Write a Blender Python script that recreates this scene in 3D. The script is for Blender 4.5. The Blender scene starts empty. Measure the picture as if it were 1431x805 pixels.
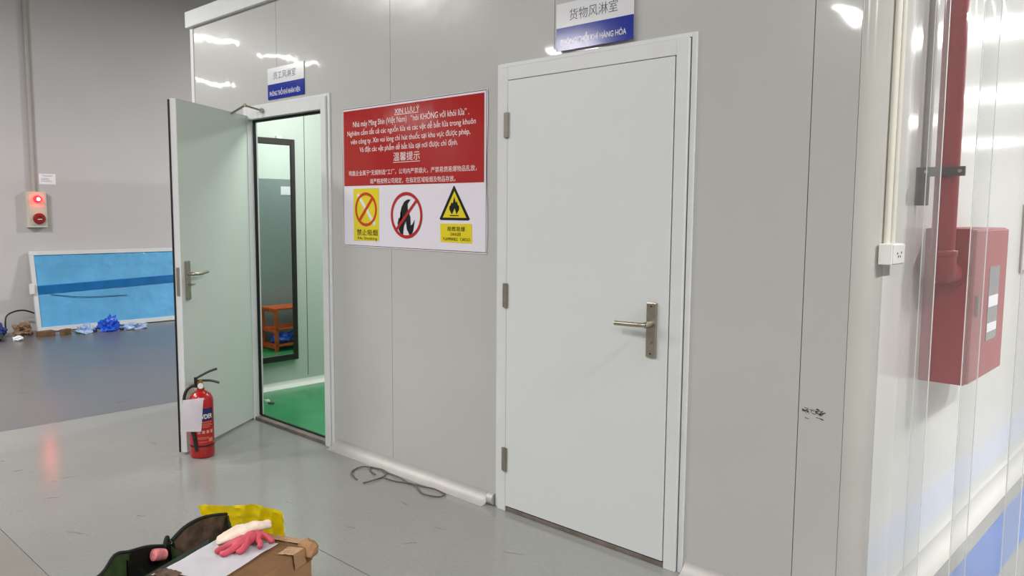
import bpy, bmesh, math, random
from mathutils import Vector, Matrix, noise
random.seed(7)
S = bpy.context.scene
COL = S.collection
PI = math.pi

# ------------------------------------------------------------------ camera
cam_d = bpy.data.cameras.new('camera'); cam = bpy.data.objects.new('camera', cam_d); COL.objects.link(cam)
yaw, pitch, roll = math.radians(-43.003), math.radians(-5.496), math.radians(0.4239)
F = Vector((math.sin(yaw)*math.cos(pitch), math.cos(yaw)*math.cos(pitch), math.sin(pitch)))
R0 = Vector((math.cos(yaw), -math.sin(yaw), 0)); U0 = R0.cross(F)
R = math.cos(roll)*R0 + math.sin(roll)*U0; U = -math.sin(roll)*R0 + math.cos(roll)*U0
M = Matrix(((R.x, U.x, -F.x, 0), (R.y, U.y, -F.y, -2.7417), (R.z, U.z, -F.z, 1.4614), (0, 0, 0, 1)))
cam.matrix_world = M
cam_d.sensor_width = 36; cam_d.lens = 36*1099.13/1431
cam_d.clip_start = 0.05; cam_d.clip_end = 200
S.camera = cam

# ------------------------------------------------------------------ world, exposure
w = bpy.data.worlds.new('world'); S.world = w; w.use_nodes = True
w.node_tree.nodes['Background'].inputs[0].default_value = (1, 1, 1, 1)
w.node_tree.nodes['Background'].inputs[1].default_value = 0.15
S.view_settings.view_transform = 'Standard'; S.view_settings.look = 'None'
S.view_settings.gamma = 1; S.view_settings.use_curve_mapping = False
S.view_settings.exposure = 0.0
S.cycles.use_denoising = True
S.cycles.max_bounces = 10; S.cycles.transparent_max_bounces = 16
S.cycles.caustics_reflective = False; S.cycles.caustics_refractive = False
S.cycles.sample_clamp_indirect = 6

# hall lamps, some read off reflections, others added to light the walls: (x, y, z, along, watts, length, width)
LAMPS = [
    (-14.1, -4.2, 4.6, 'y', 70, 1.2, .3), (-14.7, -6.2, 4.6, 'y', 70, 1.2, .3), (-19.0, -6.6, 4.6, 'y', 70, 1.2, .3), (-20.8, -14.6, 4.6, 'y', 90, 1.2, .3),
    (-9.6, -9.2, 4.6, 'x', 130, 1.2, .3), (-4.6, -9.7, 4.6, 'y', 130, 1.2, .3),
    (-5.2, -4.6, 4.6, 'y', 125, 1.2, .3), (-1.6, -4.8, 4.6, 'y', 125, 1.2, .3), (2.2, -5.2, 4.6, 'y', 105, 1.2, .3),
    (0.5, -9.7, 4.6, 'y', 130, 1.2, .3), (6.0, -7.0, 4.6, 'y', 130, 1.2, .3),
    (-7.4, -3.2, 4.2, 'y', 240, 1.2, .3), (-7.4, 5.0, 4.2, 'y', 290, 1.2, .3),  # added pair, out of view, to brighten the left hall wall
    (2.6, -0.5, 4.6, 'y', 290, 1.2, .3), (2.6, 3.4, 4.6, 'x', 250, 1.2, .3), (2.6, 8.0, 4.6, 'x', 360, 1.2, .3),
    (2.0, 12.7, 4.6, 'x', 300, 2.4, .5), (2.8, 21.0, 4.6, 'x', 300, 2.4, .5), (7.0, 26.2, 4.6, 'x', 300, 2.4, .5),
    (6.5, 12.7, 4.6, 'x', 260, 2.4, .5), (7.2, 36.5, 4.6, 'x', 300, 2.4, .5),
]
ROOM_LAMPS = [(-4.9, 0.55, 2.66, 25), (-4.15, 2.0, 2.66, 30)]

# ------------------------------------------------------------------ materials
def lin(c):
    c = c/255
    return c/12.92 if c <= .04045 else ((c+.055)/1.055)**2.4
def L(r, g, b): return (lin(r), lin(g), lin(b), 1)
def mat(name, rgb, rough=.5, metal=0, var=.06, vscale=6, bump=0, bscale=40, spec=.5, coat=0, rvar=0):
    m = bpy.data.materials.new(name); m.use_nodes = True
    nt = m.node_tree; N = nt.nodes; P = N['Principled BSDF']
    P.inputs['Roughness'].default_value = rough; P.inputs['Metallic'].default_value = metal
    P.inputs['Specular IOR Level'].default_value = spec; P.inputs['Coat Weight'].default_value = coat
    tc = N.new('ShaderNodeTexCoord'); nz = N.new('ShaderNodeTexNoise')
    nz.inputs['Scale'].default_value = vscale; nz.inputs['Detail'].default_value = 5
    nt.links.new(tc.outputs['Object'], nz.inputs['Vector'])
    cr = N.new('ShaderNodeValToRGB'); c = L(*rgb)
    cr.color_ramp.elements[0].position = .3; cr.color_ramp.elements[1].position = .7
    cr.color_ramp.elements[0].color = tuple(min(1, v*(1-var)) for v in c[:3])+(1,)
    cr.color_ramp.elements[1].color = tuple(min(1, v*(1+var)) for v in c[:3])+(1,)
    nt.links.new(nz.outputs['Fac'], cr.inputs['Fac']); nt.links.new(cr.outputs['Color'], P.inputs['Base Color'])
    if rvar:
        mr = N.new('ShaderNodeMapRange'); mr.inputs['To Min'].default_value = rough-rvar; mr.inputs['To Max'].default_value = rough+rvar
        nt.links.new(nz.outputs['Fac'], mr.inputs['Value']); nt.links.new(mr.outputs['Result'], P.inputs['Roughness'])
    if bump:
        b2 = N.new('ShaderNodeTexNoise'); b2.inputs['Scale'].default_value = bscale; b2.inputs['Detail'].default_value = 3
        nt.links.new(tc.outputs['Object'], b2.inputs['Vector'])
        bp = N.new('ShaderNodeBump'); bp.inputs['Strength'].default_value = 1; bp.inputs['Distance'].default_value = bump
        nt.links.new(b2.outputs['Fac'], bp.inputs['Height']); nt.links.new(bp.outputs['Normal'], P.inputs['Normal']); nt.links.new(bp.outputs['Normal'], P.inputs['Coat Normal'])
    return m
def flat(name, rgb, rough=.45, spec=.4): return mat(name, rgb, rough, var=.02, spec=spec)
def emit(name, rgb, strength):
    m = bpy.data.materials.new(name); m.use_nodes = True; P = m.node_tree.nodes['Principled BSDF']
    P.inputs['Base Color'].default_value = L(*rgb); P.inputs['Emission Color'].default_value = L(*rgb)
    P.inputs['Emission Strength'].default_value = strength
    return m
def floor_mat(name, rgb, stain, rough, amount=.55):
    m = mat(name, rgb, rough, var=.05, vscale=1.3, bump=.0006, bscale=9, rvar=.06)
    nt = m.node_tree; N = nt.nodes; P = N['Principled BSDF']
    src = P.inputs['Base Color'].links[0].from_socket
    tc = N.new('ShaderNodeTexCoord'); mp = N.new('ShaderNodeMapping')
    mp.inputs['Scale'].default_value = (2.2, 6.5, 1); mp.inputs['Rotation'].default_value = (0, 0, .5)
    nt.links.new(tc.outputs['Object'], mp.inputs['Vector'])
    n1 = N.new('ShaderNodeTexNoise'); n1.inputs['Scale'].default_value = 2.3; n1.inputs['Detail'].default_value = 9; n1.inputs['Roughness'].default_value = .72
    nt.links.new(mp.outputs['Vector'], n1.inputs['Vector'])
    r1 = N.new('ShaderNodeValToRGB'); r1.color_ramp.elements[0].position = .64; r1.color_ramp.elements[1].position = .80
    r1.color_ramp.elements[0].color = (0, 0, 0, 1); r1.color_ramp.elements[1].color = (amount, amount, amount, 1)
    nt.links.new(n1.outputs['Fac'], r1.inputs['Fac'])
    n2 = N.new('ShaderNodeTexNoise'); n2.inputs['Scale'].default_value = 55; n2.inputs['Detail'].default_value = 4
    nt.links.new(tc.outputs['Object'], n2.inputs['Vector'])
    r2 = N.new('ShaderNodeValToRGB'); r2.color_ramp.elements[0].position = .3; r2.color_ramp.elements[1].position = .75
    r2.color_ramp.elements[0].color = (0, 0, 0, 1); r2.color_ramp.elements[1].color = (.15, .15, .15, 1)
    nt.links.new(n2.outputs['Fac'], r2.inputs['Fac'])
    mx = N.new('ShaderNodeMixRGB'); mx.inputs['Color2'].default_value = L(*stain)
    ad = N.new('ShaderNodeMath'); ad.operation = 'ADD'; ad.use_clamp = True
    nt.links.new(r1.outputs['Color'], ad.inputs[0]); nt.links.new(r2.outputs['Color'], ad.inputs[1])
    nt.links.new(ad.outputs[0], mx.inputs['Fac']); nt.links.new(src, mx.inputs['Color1'])
    nt.links.new(mx.outputs['Color'], P.inputs['Base Color'])
    return m
def pvc_mat(name, haze, tint, glossr, fac):
    m = bpy.data.materials.new(name); m.use_nodes = True; nt = m.node_tree; N = nt.nodes
    for n in list(N):
        if n.type == 'BSDF_PRINCIPLED': N.remove(n)
    out = [n for n in N if n.type == 'OUTPUT_MATERIAL'][0]
    t = N.new('ShaderNodeBsdfTransparent'); t.inputs[0].default_value = tint
    d = N.new('ShaderNodeBsdfTranslucent'); d.inputs[0].default_value = (.9, .92, .92, 1)
    d2 = N.new('ShaderNodeBsdfDiffuse'); d2.inputs[0].default_value = (.9, .92, .92, 1)
    dm = N.new('ShaderNodeMixShader'); dm.inputs[0].default_value = .5
    nt.links.new(d.outputs[0], dm.inputs[1]); nt.links.new(d2.outputs[0], dm.inputs[2])
    g = N.new('ShaderNodeBsdfGlossy'); g.inputs['Roughness'].default_value = glossr
    tc = N.new('ShaderNodeTexCoord'); mp = N.new('ShaderNodeMapping'); mp.inputs['Scale'].default_value = (7, 7, .9)
    nz = N.new('ShaderNodeTexNoise'); nz.inputs['Scale'].default_value = 1.5; nz.inputs['Detail'].default_value = 2
    bp = N.new('ShaderNodeBump'); bp.inputs['Distance'].default_value = .012
    nt.links.new(tc.outputs['Object'], mp.inputs[0]); nt.links.new(mp.outputs[0], nz.inputs['Vector'])
    nt.links.new(nz.outputs['Fac'], bp.inputs['Height']); nt.links.new(bp.outputs[0], g.inputs['Normal'])
    m1 = N.new('ShaderNodeMixShader'); m1.inputs[0].default_value = haze
    nt.links.new(t.outputs[0], m1.inputs[1]); nt.links.new(dm.outputs[0], m1.inputs[2])
    fr = N.new('ShaderNodeFresnel'); fr.inputs[0].default_value = 1.45
    mm = N.new('ShaderNodeMath'); mm.operation = 'MULTIPLY'; mm.inputs[1].default_value = fac
    nt.links.new(fr.outputs[0], mm.inputs[0])
    m2 = N.new('ShaderNodeMixShader'); nt.links.new(mm.outputs[0], m2.inputs[0])
    nt.links.new(m1.outputs[0], m2.inputs[1]); nt.links.new(g.outputs[0], m2.inputs[2])
    nt.links.new(m2.outputs[0], out.inputs[0])
    return m

M_panel = mat('painted steel panel', (186, 186, 183), .22, var=.015, vscale=1, bump=.004, bscale=1.9, spec=.25, coat=.55)
M_panel.node_tree.nodes['Principled BSDF'].inputs['Coat Roughness'].default_value = .045
M_panel_in = mat('interior panel', (190, 199, 192), .3, var=.015, vscale=1)
M_side = mat('glossy side panel', (226, 227, 224), .12, var=.01, vscale=1, bump=.0007, bscale=1.5, spec=.38)
M_white = mat('white hall wall', (200, 196, 196), .6, var=.03, vscale=.8, bump=.0006, bscale=30, spec=.2)
M_ceil = mat('hall ceiling', (150, 148, 145), .7)
M_alu = mat('white aluminium', (214, 216, 217), .28, var=.03, vscale=8, spec=.5)
M_alu2 = mat('brushed aluminium', (205, 205, 205), .3, metal=.75, var=.05, vscale=12)
M_cove = mat('satin aluminium cove', (186, 184, 180), .55, metal=.3, var=.05, vscale=9)
M_leaf = mat('white door leaf', (212, 216, 216), .33, var=.012, vscale=2)
M_leaf1 = mat('white door leaf in green room light', (200, 208, 202), .35, var=.012, vscale=2)  # greenish light from the room is mixed into the white leaf colour
M_gap = flat('dark gap', (40, 40, 40), .8)
M_gasket = flat('black rubber gasket', (18, 18, 18), .6)
M_steel = mat('stainless steel', (176, 168, 155), .3, metal=.9, var=.1, vscale=30)
M_steeld = mat('dull steel', (150, 145, 134), .42, metal=.7, var=.12, vscale=30)
M_thresh = mat('worn threshold metal', (128, 118, 112), .5, metal=.4, var=.25, vscale=14)
M_floor = floor_mat('grey epoxy floor', (140, 140, 136), (88, 86, 83), .17, .5)
M_floor2 = floor_mat('dark grey epoxy floor', (106, 105, 106), (74, 74, 76), .3, .4)
M_floor3 = floor_mat('warm grey epoxy floor', (136, 132, 126), (88, 86, 82), .32, .5)
M_green = mat('green epoxy floor', (42, 140, 86), .25, var=.12, vscale=4, bump=.0005, bscale=12)
M_blue = mat('blue floor paint', (62, 108, 186), .3, var=.1, vscale=5)
M_red = mat('red cabinet paint', (160, 24, 36), .4, var=.06, vscale=5)
M_redpipe = mat('red pipe paint', (142, 26, 32), .38, var=.1, vscale=8)
M_ext = mat('red extinguisher paint', (168, 22, 26), .22, var=.05, vscale=8, spec=.6)
M_black = mat('black plastic', (24, 24, 24), .4, var=.1)
M_darksteel = mat('dark steel bracket', (62, 50, 54), .5, metal=.3, var=.15, vscale=30)
M_signblue = flat('sign blue', (26, 48, 150), .12, .6)
M_signwhite = flat('sign white', (222, 222, 226), .14, .6)
M_ink = flat('dark ink', (58, 64, 92), .3)
M_inkblack = flat('black ink', (26, 26, 28), .3)
M_post = mat('vinyl white', (226, 222, 232), .14, var=.01, vscale=3, bump=.003, bscale=3)
M_postred = mat('vinyl red', (168, 38, 36), .14, var=.02, vscale=3, bump=.003, bscale=3)
M_red2 = flat('print red', (176, 44, 44), .25)
M_postyel = flat('print yellow', (222, 204, 40), .25)
M_orange = flat('print orange red', (196, 64, 24), .25)
M_text = flat('white print', (236, 226, 226), .25)
M_line = flat('maroon print', (96, 40, 52), .3)
M_cream = mat('cream plastic', (226, 224, 212), .4, var=.03)
M_whitepl = mat('white plastic', (232, 232, 228), .35, var=.02)
M_whitepl2 = mat('matte white cove', (206, 204, 198), .6, var=.03)
M_post_c = mat('corner post paint', (190, 189, 184), .16, var=.05, vscale=2.5, spec=.6)
M_paper = mat('white paper', (242, 240, 246), .8, var=.03, vscale=18, spec=.1)
M_card = mat('brown cardboard', (160, 122, 88), .75, var=.12, vscale=9, bump=.0008, bscale=120, spec=.15)
M_card_d = mat('dirty brown cardboard', (112, 84, 58), .8, var=.2, vscale=14)
M_tape = mat('brown packing tape', (166, 128, 92), .16, var=.1, vscale=12, bump=.0015, bscale=30)
M_yellow = mat('yellow plastic film', (255, 236, 30), .3, var=.08, vscale=9, bump=.004, bscale=25)
nt = M_yellow.node_tree; P_ = nt.nodes['Principled BSDF']; tr = nt.nodes.new('ShaderNodeBsdfTranslucent'); tr.inputs[0].default_value = L(255, 236, 30)
ms = nt.nodes.new('ShaderNodeMixShader'); ms.inputs[0].default_value = .5; nt.links.new(P_.outputs[0], ms.inputs[1]); nt.links.new(tr.outputs[0], ms.inputs[2])
nt.links.new(ms.outputs[0], nt.nodes['Material Output'].inputs[0])
M_canvas = mat('dark green canvas', (78, 98, 62), .75, var=.25, vscale=20, bump=.001, bscale=150, spec=.2)
M_strap = mat('grey green webbing', (98, 112, 104), .75, var=.1, vscale=30, bump=.0006, bscale=200)
M_lining = mat('brown sheer lining', (116, 96, 82), .3, var=.6, vscale=24, bump=.004, bscale=35)
M_dark = mat('black canvas', (20, 22, 20), .8, var=.2, vscale=20)
M_glovew = mat('cream cotton knit', (226, 208, 190), .9, var=.1, vscale=25, bump=.0015, bscale=220, spec=.1)
M_glover = mat('red latex coating', (196, 78, 92), .6, var=.15, vscale=25, bump=.0015, bscale=120)
M_pinkroll = mat('pink striped cloth', (206, 120, 122), .85, var=.5, vscale=40)
M_film = mat('blue protective film', (98, 172, 220), .22, var=.12, vscale=3.2, bump=.006, bscale=9)
M_filmtape = mat('blue tape', (38, 142, 214), .3, var=.1, vscale=8)
M_bluebag = mat('blue plastic bag', (36, 92, 212), .35, var=.2, vscale=12, bump=.004, bscale=30)
M_clearbag = mat('pale clear plastic', (164, 186, 220), .25, var=.15, vscale=12, bump=.004, bscale=30)
M_grime = flat('grime', (70, 68, 64), .8)
M_wire = mat('grey brown cable', (92, 84, 74), .5, var=.1)
M_wood = mat('orange stained wood', (186, 84, 34), .4, var=.2, vscale=14)
M_mframe = mat('black brown frame', (40, 36, 34), .4, var=.1)
M_lockergrey = mat('grey locker paint', (134, 146, 148), .35, var=.02)
M_glasswin = mat('dull window pane', (128, 130, 132), .15, var=.15, vscale=5)
M_alarm = mat('cream alarm panel', (206, 200, 184), .45, var=.03)
M_alarmlamp = emit('red alarm lamp', (255, 10, 14), 18)
M_alarmcore = emit('alarm lamp core', (255, 150, 140), 45)
M_alarmred = mat('dark red call point', (150, 26, 30), .35, var=.05)
M_pvc = pvc_mat('clear strip', .10, (.965, .97, .97, 1), .06, 1.0)
M_pvc2 = pvc_mat('scuffed strip', .24, (.965, .97, .97, 1), .10, 1.3)
M_edgeglint = mat('strip edge glint', (236, 240, 240), .3, var=.02)  # white colour stands in for light refracted along the strip edges
M_lampbody = mat('lamp housing', (225, 225, 225), .4)
M_brown = mat('brown paper', (138, 110, 86), .8, var=.2, vscale=20, bump=.002, bscale=40)
M_conduit = mat('pale grey conduit', (176, 170, 164), .5, var=.04)
m = bpy.data.materials.new('mirror silver'); m.use_nodes = True
P_ = m.node_tree.nodes['Principled BSDF']; P_.inputs['Metallic'].default_value = 1; P_.inputs['Roughness'].default_value = .015
P_.inputs['Base Color'].default_value = (.80, .84, .82, 1); M_mirror = m

# ------------------------------------------------------------------ builders
def wl(o):
    v = Vector((0, 0, 0))
    while o is not None:
        v = v + o.location; o = o.parent
    return v
def link(name, bm, material, parent=None, smooth=False, origin=None, me=None):
    """one mesh object; geometry arrives in world coordinates"""
    if me is None:
        me = bpy.data.meshes.new(name); bmesh.ops.recalc_face_normals(bm, faces=bm.faces); bm.to_mesh(me); bm.free()
    o = bpy.data.objects.new(name, me); COL.objects.link(o)
    if not me.materials: me.materials.append(material)
    base = wl(parent) if parent else Vector((0, 0, 0))
    org = Vector(origin) if origin is not None else base
    me.transform(Matrix.Translation(-org))
    o.location = org - base
    o.parent = parent
    if smooth:
        for p in me.polygons: p.use_smooth = True
        try: me.set_sharp_from_angle(angle=math.radians(40))
        except Exception: pass
    return o
def props(o, label=None, cat=None, group=None, kind=None):
    if label: o['label'] = label
    if cat: o['category'] = cat
    if group: o['group'] = group
    if kind: o['kind'] = kind
    return o
def empty(name, loc, label=None, cat=None, group=None, kind=None, parent=None):
    o = bpy.data.objects.new(name, None); COL.objects.link(o); o.empty_display_size = .1
    o.location = Vector(loc) - (wl(parent) if parent else Vector((0, 0, 0))); o.parent = parent
    return props(o, label, cat, group, kind)
def B(): return bmesh.new()
def box(bm, lo, hi, bev=0):
    x0, y0, z0 = lo; x1, y1, z1 = hi
    r = bmesh.ops.create_cube(bm, size=1, matrix=Matrix.Translation(((x0+x1)/2, (y0+y1)/2, (z0+z1)/2)) @ Matrix.Diagonal((x1-x0, y1-y0, z1-z0, 1)))
    if bev:
        es = list({e for v in r['verts'] for e in v.link_edges})
        bmesh.ops.bevel(bm, geom=es, offset=bev, segments=2, affect='EDGES', profile=.5)
    return bm
def obox(bm, o, ax, ay, az, lo, hi, bev=0):
    """box in a local frame"""
    t = B(); box(t, lo, hi, bev)
    mm = Matrix(((ax[0], ay[0], az[0], o[0]), (ax[1], ay[1], az[1], o[1]), (ax[2], ay[2], az[2], o[2]), (0, 0, 0, 1)))
    t.transform(mm); me = bpy.data.meshes.new('t'); t.to_mesh(me); t.free(); bm.from_mesh(me); bpy.data.meshes.remove(me)
    return bm
def frame_axes(d):
    d = Vector(d).normalized(); a = Vector((0, 0, 1)) if abs(d.z) < .9 else Vector((1, 0, 0))
    u = d.cross(a).normalized(); return u, d.cross(u).normalized()
def tube(bm, pts, r, seg=10, caps=True):
    pts = [Vector(p) for p in pts]; rs = r if isinstance(r, (list, tuple)) else [r]*len(pts)
    rings = []; u = None
    for i, p in enumerate(pts):
        d = (pts[min(i+1, len(pts)-1)] - pts[max(i-1, 0)]).normalized()
        if u is None: u, v = frame_axes(d)
        else:
            u = (u - d*u.dot(d)).normalized(); v = d.cross(u).normalized()
        rings.append([bm.verts.new(p + rs[i]*(math.cos(a)*u + math.sin(a)*v)) for a in [2*PI*k/seg for k in range(seg)]])
    for a, b in zip(rings, rings[1:]):
        for k in range(seg): bm.faces.new((a[k], a[(k+1) % seg], b[(k+1) % seg], b[k]))
    if caps:
        bm.faces.new(rings[0][::-1]); bm.faces.new(rings[-1])
    return bm
def cyl(bm, p0, p1, r, seg=24): return tube(bm, [p0, p1], r, seg)
def lathe(bm, prof, o, axis=(0, 0, 1), seg=32):
    """prof: (radius, height) list along axis from o"""
    d = Vector(axis).normalized(); u, v = frame_axes(d); o = Vector(o); rings = []
    for r, h in prof:
        c = o + d*h
        rings.append([bm.verts.new(c + max(r, 1e-4)*(math.cos(2*PI*k/seg)*u + math.sin(2*PI*k/seg)*v)) for k in range(seg)])
    for a, b in zip(rings, rings[1:]):
        for k in range(seg): bm.faces.new((a[k], a[(k+1) % seg], b[(k+1) % seg], b[k]))
    bm.faces.new(rings[0][::-1]); bm.faces.new(rings[-1]); return bm
def prism(bm, pts, depth):
    """polygon of 3D points extruded by the vector depth"""
    d = Vector(depth); a = [bm.verts.new(Vector(p)) for p in pts]; b = [bm.verts.new(Vector(p)+d) for p in pts]
    bm.faces.new(a); bm.faces.new(b[::-1]); n = len(a)
    for i in range(n): bm.faces.new((a[i], b[i], b[(i+1) % n], a[(i+1) % n]))
    return bm
def smoothpath(pts, n=6):
    pts = [Vector(p) for p in pts]; out = []
    for i in range(len(pts)-1):
        p0, p1, p2, p3 = pts[max(i-1, 0)], pts[i], pts[i+1], pts[min(i+2, len(pts)-1)]
        for k in range(n):
            t = k/n
            out.append(.5*((2*p1) + (p2-p0)*t + (2*p0-5*p1+4*p2-p3)*t*t + (3*p1-p0-3*p2+p3)*t**3))
    out.append(pts[-1]); return out
def grid(bm, f, nu, nv, thick=0):
    vs = [[bm.verts.new(Vector(f(i/nu, j/nv))) for j in range(nv+1)] for i in range(nu+1)]
    for i in range(nu):
        for j in range(nv): bm.faces.new((vs[i][j], vs[i+1][j], vs[i+1][j+1], vs[i][j+1]))
    if thick: bmesh.ops.solidify(bm, geom=bm.faces[:], thickness=thick)
    return bm
FNT = bpy.data.fonts.load('<builtin>') if '<builtin>' not in bpy.data.fonts else None
def textmesh(s, bold=0):
    cu = bpy.data.curves.new('lettering', 'FONT'); cu.body = s; cu.size = 1; cu.offset = bold; cu.resolution_u = 3
    o = bpy.data.objects.new('lettering', cu); COL.objects.link(o)
    dg = bpy.context.evaluated_depsgraph_get()
    me = bpy.data.meshes.new_from_object(o.evaluated_get(dg))
    bpy.data.objects.remove(o); bpy.data.curves.remove(cu); return me
def lettering(s, x0, x1, zb, zt, y, material, parent, bold=0, zb1=None, name='lettering'):
    """flat print on a plane facing -y, filling x0..x1 and zb..zt"""
    me = textmesh(s, bold); xs = [v.co.x for v in me.vertices]; ys = [v.co.y for v in me.vertices]
    ax, bx, ay, by = min(xs), max(xs), min(ys), max(ys); sl = (zb1-zb) if zb1 is not None else 0
    for v in me.vertices:
        t = (v.co.x-ax)/(bx-ax); q = (v.co.y-ay)/(by-ay)
        v.co = Vector((x0+t*(x1-x0), y, zb+q*(zt-zb)+sl*t))
    return link(name, None, material, parent, me=me)
def poly(name, pts, y, material, parent, t=.0004):
    """thin printed shape on a plane facing -y"""
    bm = B(); vs = [bm.verts.new((x, y, z)) for x, z in pts]; f = bm.faces.new(vs)
    bmesh.ops.triangulate(bm, faces=[f]); return link(name, bm, material, parent)
def ringpts(cx, cz, rx, rz, n=48, a0=0): return [(cx+rx*math.cos(a0+2*PI*k/n), cz+rz*math.sin(a0+2*PI*k/n)) for k in range(n)]
def ring(name, cx, cz, rx, rz, wx, y, material, parent, bar=None):
    bm = B(); o = ringpts(cx, cz, rx, rz); i = ringpts(cx, cz, rx-wx, rz-wx); n = len(o)
    vo = [bm.verts.new((x, y, z)) for x, z in o]; vi = [bm.verts.new((x, y, z)) for x, z in i]
    for k in range(n): bm.faces.new((vo[k], vo[(k+1) % n], vi[(k+1) % n], vi[k]))
    if bar: bm.faces.new([bm.verts.new((x, y-.0002, z)) for x, z in bar])
    return link(name, bm, material, parent)

# ------------------------------------------------------------------ setting: floor
fl = empty('floor', (0, 0, 0), kind='structure', label='grey epoxy concrete floor of the hall')
G = .0013
b = B(); box(b, (-26, -16, -.3), (12, 40, -.10)); link('slab_base', b, M_gap, fl)
def slab(name, x0, x1, y0, y1, m, z=0): b = B(); box(b, (x0, y0, z-.1), (x1, y1, z), .0015); return link(name, b, m, fl)
slab('floor_slab', -5.9+G, 10, -1.79+G, 40, M_floor)
slab('floor_slab', -10.7, -5.9-G, -16, 40, M_floor2)
slab('floor_slab', -26, -10.7-G, -16, -1.2, M_floor2)
slab('floor_slab', -5.9+G, 10, -16, -1.79-G, M_floor3)
b = B(); box(b, (-5.735, .055, 0), (-3.405, 3.0, .003)); props(link('green_flooring', b, M_green, fl), label='green epoxy floor inside the small room')
b = B(); box(b, (-.79, .1, 0), (-.65, 14, .0012)); props(link('floor_marking', b, M_blue, fl), label='blue painted floor stripe along the side wall')
# rub marks and hairline joints on the slabs
b = B()
SC = [(-4.631, -1.372, -4.616, -1.276), (-4.368, -1.535, -4.325, -1.466), (-4.965, -0.743, -4.871, -0.737), (-4.616, -1.421, -4.592, -1.398), (-5.199, -1.513, -5.196, -1.492), (-4.345, -0.875, -4.313, -0.845), (-5.217, -0.925, -5.098, -0.896), (-6.855, -0.556, -6.846, -0.511), (-6.175, -0.525, -6.206, -0.328), (-6.614, -0.28, -6.581, -0.247), (-4.949, -1.516, -4.939, -1.438), (-3.808, -1.295, -3.753, -1.267), (-3.472, -0.707, -3.378, -0.684), (-2.986, -0.68, -2.91, -0.65), (-2.638, -0.621, -2.593, -0.557), (-3.849, -1.596, -3.716, -1.535), (-3.045, -0.292, -2.96, -0.31), (-2.698, -0.402, -2.6, -0.38), (-2.269, -0.367, -2.162, -0.323), (-7.068, -0.947, -7.025, -0.833)]
for x0, y0, x1, y1 in SC:
    d = Vector((x1-x0, y1-y0, 0)); n = Vector((-d.y, d.x, 0)).normalized()
    for k in range(3):
        o_ = n*random.uniform(-.006, .006); t0, t1 = random.uniform(0, .4), random.uniform(.6, 1); ww = random.uniform(.0008, .0022)
        p, q = Vector((x0, y0, 0))+d*t0+o_, Vector((x0, y0, 0))+d*t1+o_*.3
        prism(b, [p-n*ww*.3, q-n*ww*.2, (p+q)/2+n*ww], (0, 0, .0004))
for k in range(140):
    x, y_ = random.uniform(-5.6, -1.2), random.uniform(-1.7, -.1); a_ = random.uniform(0, PI); ln = random.uniform(.003, .012)
    d = Vector((math.cos(a_), math.sin(a_), 0)); n = Vector((-d.y, d.x, 0)); p = Vector((x, y_, 0))
    prism(b, [p-d*ln, p+d*ln, p+n*random.uniform(.001, .003)], (0, 0, .0004))
o = link('floor_scuff', b, mat('floor rub mark', (104, 102, 98), .5), fl); o['kind'] = 'stuff'
b = B(); box(b, (-2.86, -.905, 0), (-1.0, -.902, .0004)); link('floor_joint', b, M_grime, fl)

# ------------------------------------------------------------------ setting: hall shell
def wall(name, lo, hi, m, label=None):
    b = B(); box(b, lo, hi); return props(link(name, b, m, origin=((lo[0]+hi[0])/2, (lo[1]+hi[1])/2, lo[2])), label, kind='structure')
wall('wall_left', (-10.75, -1.2, 0), (-10.6, 40, 6), M_white, 'plain white plastered wall of the hall')
wall('wall_left_return', (-26, -1.2, 0), (-10.75, -1.05, 6), M_white)
wall('wall_end', (-26.15, -16, 0), (-26, -1.2, 6), M_white)
wall('wall_back', (-26, -16.15, 0), (10, -16, 6), M_white)
wall('wall_right', (10, -16, 0), (10.15, 40, 6), M_white)
wall('wall_far', (-10.75, 40, 0), (10, 40.15, 6), M_white)
wall('ceiling', (-26.15, -16.15, 6), (10.15, 40.15, 6.15), M_ceil)

# hall lamps
def make_lamp():
    r = empty('ceiling_lamp', (0, 0, 0)); b = B()
    prism(b, [(-.6, -.15, 0), (-.6, .15, 0), (-.6, .08, .07), (-.6, -.08, .07)], (1.2, 0, 0)); link('housing', b, M_lampbody, r)
    for s in (-1, 1):
        b = B(); cyl(b, (s*.45, 0, .07), (s*.45, 0, 1.4), .004, 6); link('suspension_rod', b, M_steeld, r)
    return r
lamp0 = make_lamp()
for i, (x, y, z, al, wt, ln, wd) in enumerate(LAMPS):
    if i == 0: r = lamp0
    else:
        r = lamp0.copy(); COL.objects.link(r)
        for ch in lamp0.children:
            if ch.type == 'MESH':
                c = ch.copy(); COL.objects.link(c); c.parent = r
    r.location = (x, y, z); r.rotation_euler.z = 0 if al == 'x' else PI/2
    r.scale.x = ln/1.2; r.scale.y = wd/.3
    props(r, 'white suspended fluorescent ceiling lamp out of view, lighting the hall', 'lamp', 'hall ceiling lamps')
    ld = bpy.data.lights.new('tube_light', 'AREA'); ld.shape = 'RECTANGLE'; ld.size = ln; ld.size_y = wd*.7; ld.energy = wt; ld.color = (1, .985, .965)
    lo = bpy.data.objects.new('tube_light', ld); COL.objects.link(lo); lo.location = (x, y, z-.012); lo.rotation_euler.z = r.rotation_euler.z

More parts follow.
